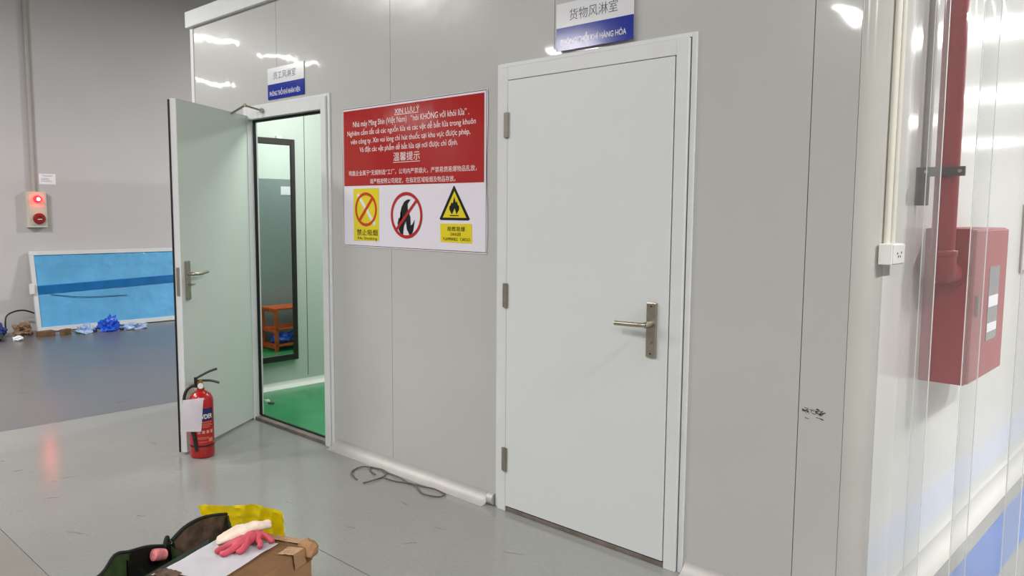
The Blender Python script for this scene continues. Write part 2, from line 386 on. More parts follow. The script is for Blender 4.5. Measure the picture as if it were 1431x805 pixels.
# ------------------------------------------------------------------ cleanroom front wall
wf = empty('wall_front', (-3.4, 0, 0), kind='structure', label='glossy grey-white sandwich panel wall of the cleanroom')
D1 = (-5.06, -4.06, 2.155); D2 = (-2.64, -1.605, 2.155); TOP = 2.82; T = .05
def panel(x0, x1, open_=None):
    x0 += .0015; x1 -= .0015
    pts = [(x0, 0), (x1, 0), (x1, TOP), (x0, TOP)]
    if open_:
        a, c, h = open_
        if a > x0 and c < x1: pts = [(x0, 0), (a, 0), (a, h), (c, h), (c, 0), (x1, 0), (x1, TOP), (x0, TOP)]
        elif a > x0: pts = [(x0, 0), (a, 0), (a, h), (x1, h), (x1, TOP), (x0, TOP)]
        else: pts = [(x0, h), (c, h), (c, 0), (x1, 0), (x1, TOP), (x0, TOP)]
    b = B(); prism(b, [(x, 0, z) for x, z in pts], (0, T, 0)); return link('wall_panel', b, M_panel, wf)
panel(-5.79, -4.64, D1); panel(-4.64, -3.475, D1); panel(-3.475, -2.31, (D2[0], D2[1], D2[2])); panel(-2.31, -1.14, (D2[0], D2[1], D2[2])); panel(-1.14, -.98)
b = B(); box(b, (-5.79, .012, 0), (D1[0], .045, TOP)); box(b, (D1[1], .012, 0), (D2[0], .045, TOP)); box(b, (D2[1], .012, 0), (-.98, .045, TOP)); box(b, (D1[0], .012, D1[2]), (D1[1], .045, TOP)); box(b, (D2[0], .012, D2[2]), (D2[1], .045, TOP)); link('panel_core', b, M_gap, wf)
# rounded corner post
b = B(); r = .075
pts = [(-.978, 0)] + [(-.98+r*math.sin(a), r-r*math.cos(a)) for a in [PI/2*k/10 for k in range(11)]] + [(-.905, .09), (-.978, .09)]
prism(b, [(x, y, 0) for x, y in pts], (0, 0, TOP)); props(link('trim_corner', b, M_post_c, smooth=True, origin=(-.94, .04, 0)), 'rounded white corner post of the cleanroom, worn near its foot', kind='structure')
# scuffs on narrow panel and corner post
b = B()
for k in range(46):
    x = -1.128+.078*random.random(); z = .765+.018*(random.random()-.5); ln = .004+.01*random.random(); t = random.uniform(-.8, .8)
    dx, dz = ln*math.cos(t), ln*math.sin(t)
    prism(b, [(x, -.0008, z), (x+dx, -.0008, z+dz), (x+dx+.0012, -.0008, z+dz-.002), (x+.0012, -.0008, z-.002)], (0, .0009, 0))
for x, z, ln in ((-1.115, .738, .015), (-1.075, .745, .025), (-1.06, .742, .012)):
    prism(b, [(x, -.0008, z), (x+ln, -.0008, z-.003), (x+ln, -.0008, z-.005), (x, -.0008, z-.002)], (0, .0009, 0))
o = link('scuff_mark', b, M_grime, wf); o['kind'] = 'stuff'; o['label'] = 'black rub marks on the narrow end panel'
# cap and edge trims, roof
b = B(); box(b, (-5.86, -.03, 2.80), (-.88, .08, 2.915), .003); props(link('trim_cap', b, M_alu, origin=(-3.4, 0, 2.8)), 'white aluminium cap along the top of the cleanroom wall', kind='structure')
b = B(); box(b, (-5.835, -.006, 0), (-5.79, .06, 2.80), .002); props(link('trim_edge', b, M_alu, origin=(-5.81, 0, 0)), 'white edge trim at the end of the cleanroom wall', kind='structure')
wall('wall_room_end', (-5.79, .05, 0), (-5.74, 8, 2.82), M_panel_in, 'pale green-white wall inside the small room')
wall('ceiling_room', (-5.79, .05, 2.70), (-.955, 8, 2.80), M_panel_in)
wall('wall_room_partition', (-3.4, .05, 0), (-3.35, 8, 2.70), M_panel_in)
wall('wall_room_back', (-5.74, 3.0, 0), (-3.4, 3.05, 2.70), M_panel_in)
b = B(); box(b, (-5.7405, .885, .08), (-5.7385, .889, 2.70)); props(link('trim_seam', b, M_gap, origin=(-5.74, .887, 0)), kind='structure')
# side wall panels
ws = empty('wall_side', (-.93, 4, 0), kind='structure', label='bright glossy side wall of the cleanroom behind the strip curtain')
y = .0915
for w_ in (1.165,)*6:
    b = B(); box(b, (-.955, y, 0), (-.905, y+w_-.003, TOP), .001); link('wall_panel', b, M_side, ws); y += w_
b = B(); box(b, (-.96, .0915, 2.80), (-.885, y, 2.915), .003); props(link('trim_side_cap', b, M_alu, origin=(-.92, 4, 2.8)), kind='structure')
# coves
def cove(name, p0, p1, nrm, m=M_cove, r=.062, label=None):
    p0, p1, n = Vector(p0), Vector(p1), Vector(nrm); b = B()
    prof = [(.0, r)] + [(r-r*math.cos(a)*.98, r-r*math.sin(a)*.98) for a in [PI/2*k/10 for k in range(11)]] + [(r, 0), (0, 0)]
    prism(b, [p0 + n*d + Vector((0, 0, z)) for d, z in prof], p1-p0)
    return props(link(name, b, m, smooth=True, origin=(p0+p1)/2), label, kind='structure')
cove('baseboard_front', (-4.055, 0, 0), (-2.70, 0, 0), (0, -1, 0), label='satin aluminium cove moulding between the two doors')
cove('baseboard_corner', (-1.585, 0, 0), (-1.0, 0, 0), (0, -1, 0), label='satin aluminium cove moulding right of the closed door')
b = B(); tube(b, [(-2.699, -.002, .031), (-2.66, -.002, .031)], .03, 12); props(link('baseboard_end', b, M_cove, smooth=True, origin=(-2.68, 0, 0)), kind='structure')
cove('baseboard_end', (-5.79, 0, 0), (-5.07, 0, 0), (0, -1, 0))
cove('baseboard_side', (-.905, .08, 0), (-.905, 7, 0), (1, 0, 0), m=M_whitepl2, r=.068, label='white cove moulding along the foot of the side wall')
cove('baseboard_room', (-5.74, .06, 0), (-5.74, 3, 0), (1, 0, 0), m=M_whitepl, r=.055, label='white cove moulding inside the small room')

# ------------------------------------------------------------------ doors
def doorframe(parent, x0, x1, zt, jamb, head, yf=-.022):
    """white metal frame round an opening with shadow gap and outer trim"""
    f = B(); box(f, (x0+.012, yf, 0), (x0+.012+jamb, .055, zt), .002); link('door_jamb', f, M_alu, parent)
    f = B(); box(f, (x1-.012-jamb, yf, 0), (x1-.012, .055, zt), .002); link('door_jamb', f, M_alu, parent)
    f = B(); box(f, (x0+.012+jamb, yf, zt-head), (x1-.012-jamb, .055, zt), .002); link('door_head', f, M_alu, parent)
    f = B(); box(f, (x1-.012, -.004, 0), (x1-.007, .05, zt), 0); link('joint', f, M_gap, parent)
    f = B(); box(f, (x1-.007, -.010, 0), (x1+.016, .0, zt+.02), .002); box(f, (x0-.012, -.008, 0), (x0+.010, .0, zt+.02), .002); box(f, (x0+.010, -.012, zt+.002), (x1-.007, .0, zt+.020), .002); link('trim_strip', f, M_alu, parent)
    return parent
def hinge(parent, x, y, z, h=.1):
    b = B(); cyl(b, (x, y, z-h/2), (x, y, z+h/2), .009, 14); box(b, (x-.017, y-.002, z-h/2), (x+.015, y+.002, z+h/2)); link('hinge', b, M_steeld, parent, smooth=True)

# closed door 2
d2 = empty('door_2', (-2.1, 0, 0), kind='structure', label='closed white door with a steel lever handle, cargo sign above it')
doorframe(d2, D2[0], D2[1], 2.135, .055, .06)
LX0, LX1 = -2.570, -1.677
b = B(); box(b, (LX0, -.024, .028), (LX1, .026, 2.072), .002); lf = link('door_leaf', b, M_leaf, d2)
b = B(); box(b, (LX0-.005, .0, .004), (LX1+.007, .03, 2.077)); link('rebate', b, M_gap, d2)
b = B(); box(b, (LX0, -.016, 0), (LX1, .05, .020), .002); link('threshold', b, M_thresh, d2)
for z in (1.868, 1.066, .262): hinge(d2, LX0-.004, -.028, z, .115)
hp = B(); box(hp, (-1.773, -.036, .875), (-1.727, -.024, 1.10), .003); lock = link('lock_plate', hp, M_steel, lf)
b = B(); lathe(b, [(.013, 0), (.013, .042), (.009, .046)], (-1.750, -.036, 1.012), (0, -1, 0), 16)
tube(b, smoothpath([(-1.750, -.076, 1.012), (-1.77, -.083, 1.012), (-1.80, -.085, 1.011), (-1.895, -.082, 1.008)]), .010, 12); link('lever_handle', b, M_steel, lf, smooth=True)
b = B(); lathe(b, [(.010, 0), (.010, .004)], (-1.750, -.036, .945), (0, -1, 0), 14); box(b, (-1.7525, -.0415, .930), (-1.7475, -.040, .948)); link('keyhole', b, M_steeld, lf)
b = B()
for z in (.89, 1.085): lathe(b, [(.004, 0), (.003, .0015)], (-1.750, -.036, z), (0, -1, 0), 10)
link('screw', b, M_gap, lf)

# open door 1
d1 = empty('door_1', (-4.55, 0, 0), kind='structure', label='open white door standing ajar into the hall, staff sign above it')
doorframe(d1, D1[0], D1[1], 2.14, .05, .07)
b = B(); box(b, (D1[0]+.06, .02, 2.055), (D1[1]-.062, .04, 2.075)); box(b, (D1[0]+.06, .02, .03), (D1[0]+.068, .04, 2.06)); link('gasket', b, M_gasket, d1)
b = B(); box(b, (D1[0]+.06, -.012, 0), (D1[1]-.062, .05, .022), .002); link('threshold', b, M_thresh, d1)
b = B(); box(b, (D1[0]+.06, .030, .022), (D1[1]-.062, .046, .030)); link('threshold_seal', b, M_gasket, d1)
u = Vector((.5506, -.8348, 0)); nn = Vector((-.8348, -.5506, 0)); zz = Vector((0, 0, 1)); H1 = Vector((-5.03, .02, 0))
LL = .8625
def leafbox(name, lo, hi, m, parent, bev=0, smooth=False):
    """local axes: along the leaf, outward (away from room), up"""
    b = B(); obox(b, H1, u, nn, zz, lo, hi, bev); return link(name, b, m, parent, smooth=smooth)
leaf = leafbox('door_leaf', (0, 0, .015), (LL, .046, 2.10), M_leaf1, d1, .0015)
leafbox('leaf_edge_trim', (LL-.002, .002, .015), (LL+.002, .040, 2.10), M_alu, leaf)
leafbox('leaf_gasket', (LL-.006, .040, .013), (LL+.004, .052, 2.095), M_gasket, leaf)
leafbox('latch_plate', (LL+.001, .012, .955), (LL+.0035, .033, 1.125), M_steeld, leaf, .001)
leafbox('lock_plate', (LL-.075, -.012, .93), (LL-.035, 0, 1.16), M_steel, leaf, .002)
b = B(); hc = H1 + u*(LL-.055) + zz*1.083
lathe(b, [(.012, .012), (.012, .05), (.008, .054)], hc, -nn, 14)
tube(b, smoothpath([hc-nn*.05, hc-nn*.056-u*.02, hc-nn*.058-u*.06, hc-nn*.054-u*.135+zz*.006]), .0095, 10); link('lever_handle', b, M_steel, leaf, smooth=True)
b = B(); hc = H1 + u*(LL-.055) + zz*1.02; lathe(b, [(.007, .012), (.007, .03)], hc, -nn, 10); tube(b, [hc-nn*.03+u*.008, hc-nn*.03-u*.03], .005, 8); link('thumb_turn', b, M_steeld, leaf, smooth=True)
b = B(); box(b, (-5.06, -.02, 0), (-5.045, .05, 0.001))
b.free()
for z in (1.87, 1.066, .26):
    b = B(); cyl(b, H1+zz*(z-.05)+nn*.008, H1+zz*(z+.05)+nn*.008, .008, 10); link('hinge', b, M_steeld, d1, smooth=True)
# door stay arm from the leaf top to the head
b = B(); A = H1 + u*.27 + zz*2.085 - nn*.012; E2 = H1 + u*.20 + zz*2.145 - nn*.07
tube(b, [A, E2], .007, 8); tube(b, [E2, Vector((-4.785, -.035, 2.115))], .006, 8); lathe(b, [(.014, 0), (.014, .02)], (-4.785, -.022, 2.115), (0, -1, 0), 12); lathe(b, [(.010, -.01), (.010, .012)], E2, (0, 0, 1), 10)
link('stay_arm', b, M_steel, d1, smooth=True)

# ------------------------------------------------------------------ room contents
mr = empty('wall_mirror', (-5.72, .3, .235), 'tall black-framed mirror on the pale wall inside the small room', 'mirror')
YM0, YM1, ZM0, ZM1, FW = .02, .775, .235, 2.035, .036
YM0 = .16
for lo, hi in (((-5.738, YM0, ZM0), (-5.700, YM0+FW, ZM1)), ((-5.738, YM1-FW, ZM0), (-5.700, YM1, ZM1)), ((-5.738, YM0+FW, ZM0), (-5.700, YM1-FW, ZM0+.05)), ((-5.738, YM0+FW, ZM1-.05), (-5.700, YM1-FW, ZM1))):
    b = B(); box(b, lo, hi, .003); link('frame_bar', b, M_mframe, mr)
b = B(); box(b, (-5.73, YM0+FW-.004, ZM0+.046), (-5.712, YM1-FW+.004, ZM1-.046)); link('mirror_glass', b, M_mirror, mr)
b = B(); box(b, (-5.738, .62, ZM1), (-5.708, .66, ZM1+.02), .002); link('hanging_clip', b, M_whitepl, mr)
# locker reflected in the mirror
lk = empty('steel_locker', (-3.62, 2.0, 0), 'tall grey steel locker against the partition of the small room', 'locker')
b = B(); box(b, (-3.80, .75, .003), (-3.405, 2.95, 1.80), .004); link('body', b, M_lockergrey, lk)
b = B(); box(b, (-3.803, 1.78, 1.63), (-3.8005, 1.98, 1.72)); link('label_card', b, M_paper, lk)
# slatted stool seen in the mirror
st = empty('slatted_stool', (-4.02, 1.75, .003), 'orange wooden slatted stool reflected in the wall mirror', 'stool')
X0, X1, Y0, Y1, ZT = -4.17, -3.86, 1.47, 2.05, .455
for x in (X0, X1-.035):
    for y_ in (Y0, Y1-.035):
        b = B(); box(b, (x, y_, .003), (x+.035, y_+.035, ZT-.02), .003); link('leg', b, M_wood, st)
for zt in (ZT, .245, .075):
    for k in range(5 if zt == ZT else 4):
        n_ = 5 if zt == ZT else 4; x = X0 + k*(X1-X0-.045)/(n_-1)
        b = B(); box(b, (x, Y0-.01*(zt == ZT), zt-.02), (x+.045, Y1+.01*(zt == ZT), zt), .002); link('slat', b, M_wood, st)
    for y_ in (Y0+.005, Y1-.03):
        b = B(); box(b, (X0+.01, y_, zt-.045), (X1-.01, y_+.025, zt-.02), .002); link('rail', b, M_wood, st)
def crumple(c, sx, sy, sz, seed, sub=3, amp=.45, floor_z=None):
    b = B(); bmesh.ops.create_icosphere(b, subdivisions=sub, radius=1)
    for v in b.verts:
        p = v.co.copy(); f = 1 + amp*noise.noise(p*1.7+Vector((seed, 0, 0))) + amp*.7*noise.noise(p*4+Vector((0, seed, 0)))
        q = Vector((p.x*sx*f, p.y*sy*f, p.z*sz*f)) + Vector(c)
        if floor_z is not None and q.z < floor_z: q.z = floor_z
        v.co = q
    return b
for i, (x, y_, z) in enumerate(((-4.02, 1.62, .115), (-3.98, 1.82, .115))):
    props(link('shoe_cover', crumple((x, y_, z), .10, .09, .06, 5+i, floor_z=.0755), M_bluebag, smooth=False, origin=(x, y_, .0755)), ['crumpled blue shoe cover on the bottom shelf of the slatted stool, nearer end', 'crumpled blue shoe cover on the bottom shelf of the slatted stool, farther end'][i], 'shoe cover', 'blue shoe covers on the stool')
props(link('shoe_cover', crumple((-3.90, 1.33, .04), .06, .06, .05, 9, floor_z=.0032), M_bluebag, origin=(-3.90, 1.33, .003)), 'crumpled blue shoe cover on the green floor beside the stool', 'shoe cover')
props(link('dried_mud', crumple((-5.33, .30, .004), .035, .02, .010, 3, floor_z=.0032), M_grime, origin=(-5.33, .3, .003)), 'lump of grey-brown dirt on the green room floor', 'dirt')
props(link('torn_tape', crumple((-5.42, .32, .004), .03, .02, .01, 13, floor_z=.0032), M_cream, origin=(-5.42, .32, .003)), 'scrap of cream tape on the green floor by the door jamb', 'tape')
for x, y_, z, wt in ROOM_LAMPS:
    r = empty('room_lamp', (x, y_, z), 'flush white ceiling lamp inside the small room', 'lamp', 'small room ceiling lamps')
    b = B(); box(b, (x-.3, y_-.3, z), (x+.3, y_+.3, z+.04), .003); link('housing', b, M_lampbody, r)
    ld = bpy.data.lights.new('panel_light', 'AREA'); ld.shape = 'RECTANGLE'; ld.size = .55; ld.size_y = .55; ld.energy = wt; ld.color = (.97, 1, .95)
    lo = bpy.data.objects.new('panel_light', ld); COL.objects.link(lo); lo.location = (x, y_, z-.008)

# ------------------------------------------------------------------ door signs
def sign(x0, x1, z0, zm, z1, cn, cnb, vn, vnb, label, yf=-.0185):
    t = empty('door_sign', ((x0+x1)/2, 0, z0), label, 'sign')
    b = B(); box(b, (x0, yf, zm), (x1, yf+.005, z1), .0006); link('white_half', b, M_signwhite, t)
    b = B(); box(b, (x0, yf, z0), (x1, yf+.005, zm), .0006); link('blue_half', b, M_signblue, t)
    b = B(); box(b, (x0+.01, yf+.005, z0+.015), (x1-.01, -.0005, z1-.01)); link('backing_pad', b, M_whitepl, t)
    lettering(cn, *cnb, yf-.0006, M_ink, t, bold=-.006); lettering(vn, *vnb, yf-.0006, M_signwhite, t, bold=.016)
sign(-4.745, -4.318, 2.180, 2.275, 2.378, '员工风淋室', (-4.672, -4.408, 2.303, 2.351), 'PHÒNG THỔI KHÍ NHÂN VIÊN', (-4.722, -4.362, 2.200, 2.246),
     'small white and blue sign above the open door, Chinese and Vietnamese staff lettering', -.0065)
sign(-2.285, -1.880, 2.166, 2.264, 2.368, '货物风淋室', (-2.212, -1.957, 2.289, 2.337), 'PHÒNG THỔI KHÍ HÀNG HÓA', (-2.258, -1.912, 2.190, 2.228),
     'larger white and blue sign above the closed door, Chinese and Vietnamese cargo lettering')

# ------------------------------------------------------------------ warning poster
po = empty('warning_poster', (-3.32, 0, 1.256), 'red and white no-smoking and fire warning poster between the two doors', 'poster')
YP = -.004
b = B(); NX = 24
def sheet(x0, x1, z0, z1, y, t):
    def f(a, c):
        x = x0 + (x1-x0)*a; z = z0 + (z1-z0)*c
        e = .004*math.sin(c*9)*max(0, a-.93)/.07 - .004*math.sin(c*8+1)*max(0, .06-a)/.06
        return (x+e, y, z)
    q = B(); grid(q, f, 24, 24); return q
q = sheet(-3.923, -2.725, 1.256, 2.054, -.0034, 0); link('poster_sheet', q, M_post, po)
b = B()
for lo, hi in (((-3.919, 1.2615), (-2.729, 1.2645)), ((-3.919, 2.0475), (-2.729, 2.0505)), ((-3.919, 1.2615), (-3.916, 2.0505)), ((-2.732, 1.2615), (-2.729, 2.0505))):
    b.faces.new([b.verts.new(v) for v in ((lo[0], YP-.0003, lo[1]), (hi[0], YP-.0003, lo[1]), (hi[0], YP-.0003, hi[1]), (lo[0], YP-.0003, hi[1]))])
link('border_line', b, M_line, po)
poly('red_field', [(-3.909, 1.607), (-2.745, 1.607), (-2.745, 2.037), (-3.909, 2.037)], YP-.0004, M_postred, po)
YT = YP-.0009
def pl(s, x0, x1, zb, h, bold=.003): return lettering(s, x0, x1, zb, zb+h, YT, M_text, po, bold)
pl('XIN LƯU Ý', -3.435, -3.228, 1.988, .034, .002)
poly('underline', [(-3.437, 1.982), (-3.235, 1.982), (-3.235, 1.985), (-3.437, 1.985)], YT, M_text, po)
pl('Nhà máy Ming Shin (Việt Nam)   “nói KHÔNG với khói lửa” .', -3.816, -2.850, 1.932, .050)
pl('Nghiêm cấm tất cả các nguồn lửa và các vật dễ bắt lửa trong khuôn', -3.871, -2.803, 1.885, .046)
pl('viên công ty. Xin vui lòng chỉ hút thuốc tại khu vực được phép,', -3.839, -2.842, 1.837, .046)
pl('Và đặt các vật phẩm dễ bắt lửa tại nơi được chỉ định.', -3.754, -2.932, 1.789, .046)
pl('温馨提示', -3.448, -3.226, 1.736, .046, .0)
poly('underline', [(-3.45, 1.727), (-3.224, 1.727), (-3.224, 1.730), (-3.45, 1.730)], YT, M_text, po)
pl('明鑫企业属于“无烟制造”工厂，公司内严禁烟火，严禁易燃易爆物品乱放，', -3.860, -2.796, 1.664, .030, .0)
pl('请严格按照公司规定，在指定区域吸烟及物品存放。', -3.661, -2.950, 1.615, .030, .0)
# no smoking plate
Y1_, Y2_, Y3_ = YP-.0005, YP-.0010, YP-.0015
poly('no_smoking_plate', [(-3.820, 1.290), (-3.582, 1.294), (-3.580, 1.592), (-3.820, 1.590)], Y1_, M_postyel, po)
c, s = math.cos, math.sin
def bar(cx, cz, l, w, a):
    d = (c(a)*l, s(a)*l); n = (-s(a)*w, c(a)*w)
    return [(cx-d[0]-n[0], cz-d[1]-n[1]), (cx+d[0]-n[0], cz+d[1]-n[1]), (cx+d[0]+n[0], cz+d[1]+n[1]), (cx-d[0]+n[0], cz-d[1]+n[1])]
poly('cigarette', bar(-3.698, 1.472, .118, .011, -.83), Y2_, M_signwhite, po)
ring('prohibition_ring', -3.701, 1.472, .103, .097, .017, Y2_-.0003, M_orange, po, bar(-3.701, 1.472, .088, .010, .80))
def blk(s_, x0, x1, z0, z1, bold, mm=M_inkblack): lettering(s_, x0, x1, z0, z1, Y3_, mm, po, bold)
blk('禁止吸烟', -3.789, -3.594, 1.323, 1.358, .004); blk('No Smoking', -3.780, -3.598, 1.294, 1.316, .0)
# no fire pictogram
fx, fz = -3.340, 1.441
flame = [(-.062, -.085), (-.030, -.118), (-.022, -.060), (-.004, -.030), (.004, -.075), (.022, -.100), (.035, -.118), (.058, -.080), (.070, -.022), (.050, -.048), (.036, -.055), (.034, -.010), (.012, .035), (.010, .060), (.036, .085), (.010, .085), (-.016, .074), (-.040, .045), (-.052, .008), (-.046, -.030), (-.036, -.060), (-.056, -.018), (-.064, -.012), (-.075, -.045)]
flame = [(fx+x*1.0, fz+z) for x, z in flame]
poly('flame_symbol', flame, Y2_, M_inkblack, po)
ring('prohibition_ring', fx, fz, .134, .126, .018, Y2_-.0003, M_red2, po, bar(fx, fz, .120, .0085, .745))
# flammable triangle
def tri(sc): cx, cz = -2.957, 1.481; return [(cx+sc*x, cz+sc*z) for x, z in ((0, .112), (.113, -.055), (.105, -.062), (-.105, -.062), (-.113, -.055), (-.006, .112))]
poly('warning_triangle', tri(1), Y1_, M_inkblack, po); poly('triangle_field', [(-2.957, 1.567), (-2.869, 1.432), (-3.045, 1.432)], Y2_, M_postyel, po)
fl2 = [(-.018, -.034), (-.038, -.008), (-.036, .012), (-.026, .004), (-.022, .028), (-.012, .022), (0, .058), (.010, .026), (.018, .034), (.024, .008), (.034, .014), (.036, -.008), (.016, -.034), (.010, -.020), (.002, -.002), (-.008, -.018)]
poly('flame_symbol', [(-2.957+x, 1.482+z) for x, z in fl2], Y3_, M_inkblack, po)
poly('flame_base', [(-2.992, 1.440), (-2.924, 1.440), (-2.924, 1.445), (-2.992, 1.445)], Y3_, M_inkblack, po)
poly('danger_plate', [(-3.063, 1.306), (-2.828, 1.304), (-2.830, 1.403), (-3.065, 1.400)], Y1_, M_postyel, po)
blk('易燃易爆', -3.012, -2.878, 1.363, 1.387, .002); blk('DANGER', -2.985, -2.908, 1.340, 1.356, .0); blk('FLAMMABLE   CARGO', -3.042, -2.842, 1.315, 1.331, .0)

# ------------------------------------------------------------------ fire extinguisher
EX = Vector((-4.475, -.645, 0)); er = .069
ex = empty('fire_extinguisher', EX, 'red dry powder fire extinguisher standing against the edge of the open door', 'extinguisher')
b = B(); lathe(b, [(er-.012, 0), (er-.003, .004), (er, .012), (er, .335), (er-.004, .355), (er-.016, .377), (er-.034, .391), (.022, .398), (.022, .410)], EX, seg=40); link('cylinder_body', b, M_ext, ex, smooth=True)
V0 = (Vector((0, -2.74, 0))-EX); V0.z = 0; V0.normalize()   # facing
VS = Vector((-V0.y, V0.x, 0))                                # to the viewer's right
def curved(z0, z1, a0, a1, r, n=14):
    bb = B(); 
    def f(i, j):
        a = a0+(a1-a0)*i; return EX + r*(math.cos(a)*V0 + math.sin(a)*VS) + Vector((0, 0, z0+(z1-z0)*j))
    grid(bb, f, n, 1); return bb
link('printed_label', curved(.225, .300, -.75, 1.05, er+.0006), flat('label navy', (30, 34, 96), .3), ex)
def curvtext(s_, a0, a1, z0, z1, r, m_, bold=.01):
    me = textmesh(s_, bold); xs = [v.co.x for v in me.vertices]; ys = [v.co.y for v in me.vertices]
    for v in me.vertices:
        a = a0+(a1-a0)*(v.co.x-min(xs))/(max(xs)-min(xs)); z = z0+(z1-z0)*(v.co.y-min(ys))/(max(ys)-min(ys))
        v.co = EX + r*(math.cos(a)*V0+math.sin(a)*VS) + Vector((0, 0, z))
    return link('lettering', None, m_, ex, me=me)
curvtext('POWDER', -.70, .95, .238, .266, er+.0012, M_text, .02)
M_gold = flat('pale gold print', (206, 120, 90), .4)
b = B()
for z, a0, a1 in ((.216, -.3, .9), (.205, -.4, .85), (.196, -.4, .95), (.186, -.3, .7), (.125, -.4, .6), (.117, -.4, .9), (.098, -.3, .5)):
    t = curved(z, z+.0035, a0, a1, er+.0006); me = bpy.data.meshes.new('t'); t.to_mesh(me); t.free(); b.from_mesh(me); bpy.data.meshes.remove(me)
link('print_line', b, M_gold, ex)['kind'] = 'stuff'
for k in range(4): link('safety_pictogram', curved(.150, .168, -.35+k*.36, -.12+k*.36, er+.0006, 4), flat('pale print', (206, 150, 140), .4), ex)
link('badge_print', curved(.098, .120, .55, .95, er+.0007, 4), M_gold, ex)
b = B(); lathe(b, [(er+.0015, 0), (er+.0015, .008)], EX+Vector((0, 0, .070)), seg=40); link('strap', b, M_black, ex, smooth=True)
b = B(); vz = .410
lathe(b, [(.019, 0), (.019, .022), (.013, .026), (.013, .050)], EX+Vector((0, 0, vz)), seg=18); link('valve', b, mat('brass', (190, 150, 60), .3, metal=.9), ex, smooth=True)
b = B(); P0 = EX+Vector((0, 0, vz+.018)); lathe(b, [(.016, .018), (.016, .030)], P0, V0, 18); link('pressure_gauge', b, M_whitepl, ex, smooth=True)
b = B(); bp_ = EX+Vector((0, 0, vz+.045)); box_pts = smoothpath([bp_-VS*.028+zz*.0, bp_+VS*.01, bp_+VS*.06-zz*.004, bp_+VS*.105-zz*.020]); tube(b, box_pts, .0075, 8); link('carry_handle', b, M_black, ex, smooth=True)
b = B(); tube(b, smoothpath([bp_-VS*.030+zz*.012, bp_+VS*.0+zz*.028, bp_+VS*.05+zz*.052, bp_+VS*.095+zz*.066]), .007, 8); tube(b, [bp_-VS*.026-zz*.03, bp_-VS*.026+zz*.022], .010, 8); link('squeeze_lever', b, M_black, ex, smooth=True)
b = B(); h0 = EX+Vector((0, 0, vz+.012))
tube(b, smoothpath([h0-VS*.012, h0-VS*.050+zz*.002, h0-VS*.082-zz*.030, h0-VS*.094+V0*.01-zz*.10, h0-VS*.080+V0*.03-zz*.19, h0-VS*.055+V0*.052-zz*.25, h0-VS*.042+V0*.062-zz*.29]), .0095, 10); link('hose', b, M_black, ex, smooth=True)
b = B(); n0 = h0-VS*.042+V0*.062-zz*.285; tube(b, [n0, n0+VS*.010-zz*.09], [.012, .010], 12); link('nozzle', b, M_black, ex, smooth=True)
# paper tag
tg = B(); ta = EX + V0*.085
def tagf(a, c_):
    x = -.098 + .112*a + .012*(c_-1)*-1*0; z = .170 + .197*c_
    x += -.018*(1-c_); bend = .010*math.sin(a*3.0+c_*1.4)
    return ta + VS*x + V0*bend + Vector((0, 0, z + .012*(1-a)*(1-c_)))
grid(tg, tagf, 10, 12); bmesh.ops.solidify(tg, geom=tg.faces[:], thickness=.0008)
props(link('paper_tag', tg, M_paper, smooth=True, origin=ta+zz*.37), 'white paper tag hanging from the fire extinguisher neck', 'paper tag')

# ------------------------------------------------------------------ loose cable on floor
W1 = [(-3.456, -.264), (-3.555, -.231), (-3.607, -.168), (-3.601, -.113), (-3.56, -.085), (-3.50, -.075), (-3.46, -.08), (-3.408, -.105), (-3.389, -.142), (-3.375, -.221), (-3.388, -.273)]
W2 = [(-3.444, -.151), (-3.526, -.123), (-3.562, -.095), (-3.54, -.075), (-3.48, -.072), (-3.416, -.078), (-3.312, -.090), (-3.202, -.102), (-3.137, -.112), (-3.056, -.150), (-2.989, -.156), (-2.943, -.127), (-2.935, -.09), (-2.97, -.075), (-3.04, -.075), (-3.119, -.085), (-3.194, -.105), (-3.279, -.133), (-3.373, -.150)]
b = B(); tube(b, smoothpath([(x, y_, .0045+.004*(i % 2)) for i, (x, y_) in enumerate(W1)], 5), .0040, 8)
tube(b, smoothpath([(x, y_, .0045+.004*((i+1) % 2)) for i, (x, y_) in enumerate(W2)], 5), .0040, 8)
props(link('loose_cable', b, M_wire, smooth=True, origin=(-3.3, -.12, 0)), 'thin grey-brown cable looped on the floor below the poster', 'cable')

# ------------------------------------------------------------------ cardboard box and things on it
e1 = Vector((.38, -.925, 0)); e2 = Vector((-.925, -.38, 0)); K = Vector((-2.226, -1.326, 0)); BZ = .35
cb = empty('cardboard_box', K+e1*.25+e2*.155, 'brown taped cardboard box in front of the door wall', 'box')
b = B(); obox(b, K, e1, e2, zz, (.006, .004, 0), (.62, .30, BZ-.004), .004)
link('box_body', b, M_card, cb)
def flapf(s0, s1, t0, t1, zb, sd, lift):
    def f(a, c_):
        q = K + e1*(s0+(s1-s0)*a) + e2*(t0+(t1-t0)*c_); d = noise.noise(Vector((a*3+sd, c_*3, sd)))
        return q + zz*(zb + lift*d + 0.001)
    return f
b = B(); grid(b, flapf(0.004, .618, .002, .150, BZ-.002, 1, .003), 20, 8); bmesh.ops.solidify(b, geom=b.faces[:], thickness=.003); link('top_flap', b, M_card, cb, smooth=True)
b = B(); grid(b, flapf(0.004, .618, .152, .302, BZ-.002, 4, .003), 20, 8); bmesh.ops.solidify(b, geom=b.faces[:], thickness=.003); link('top_flap', b, M_card, cb, smooth=True)
b = B()
def tapef(a, c_):
    t = -.0 + .10*a; s = .045 + .06*c_ + .02*a
    q = K + e1*s; d = .004*noise.noise(Vector((a*9, c_*6, 3)))
    if t < .045: return q - e2*(.003+d*.5) + zz*(BZ - .05 + t*1.1)
    return q + e2*(t-.048) + zz*(BZ+.0035+d*.6)
grid(b, tapef, 24, 8); link('packing_tape', b, M_tape, cb, smooth=True)
b = B()
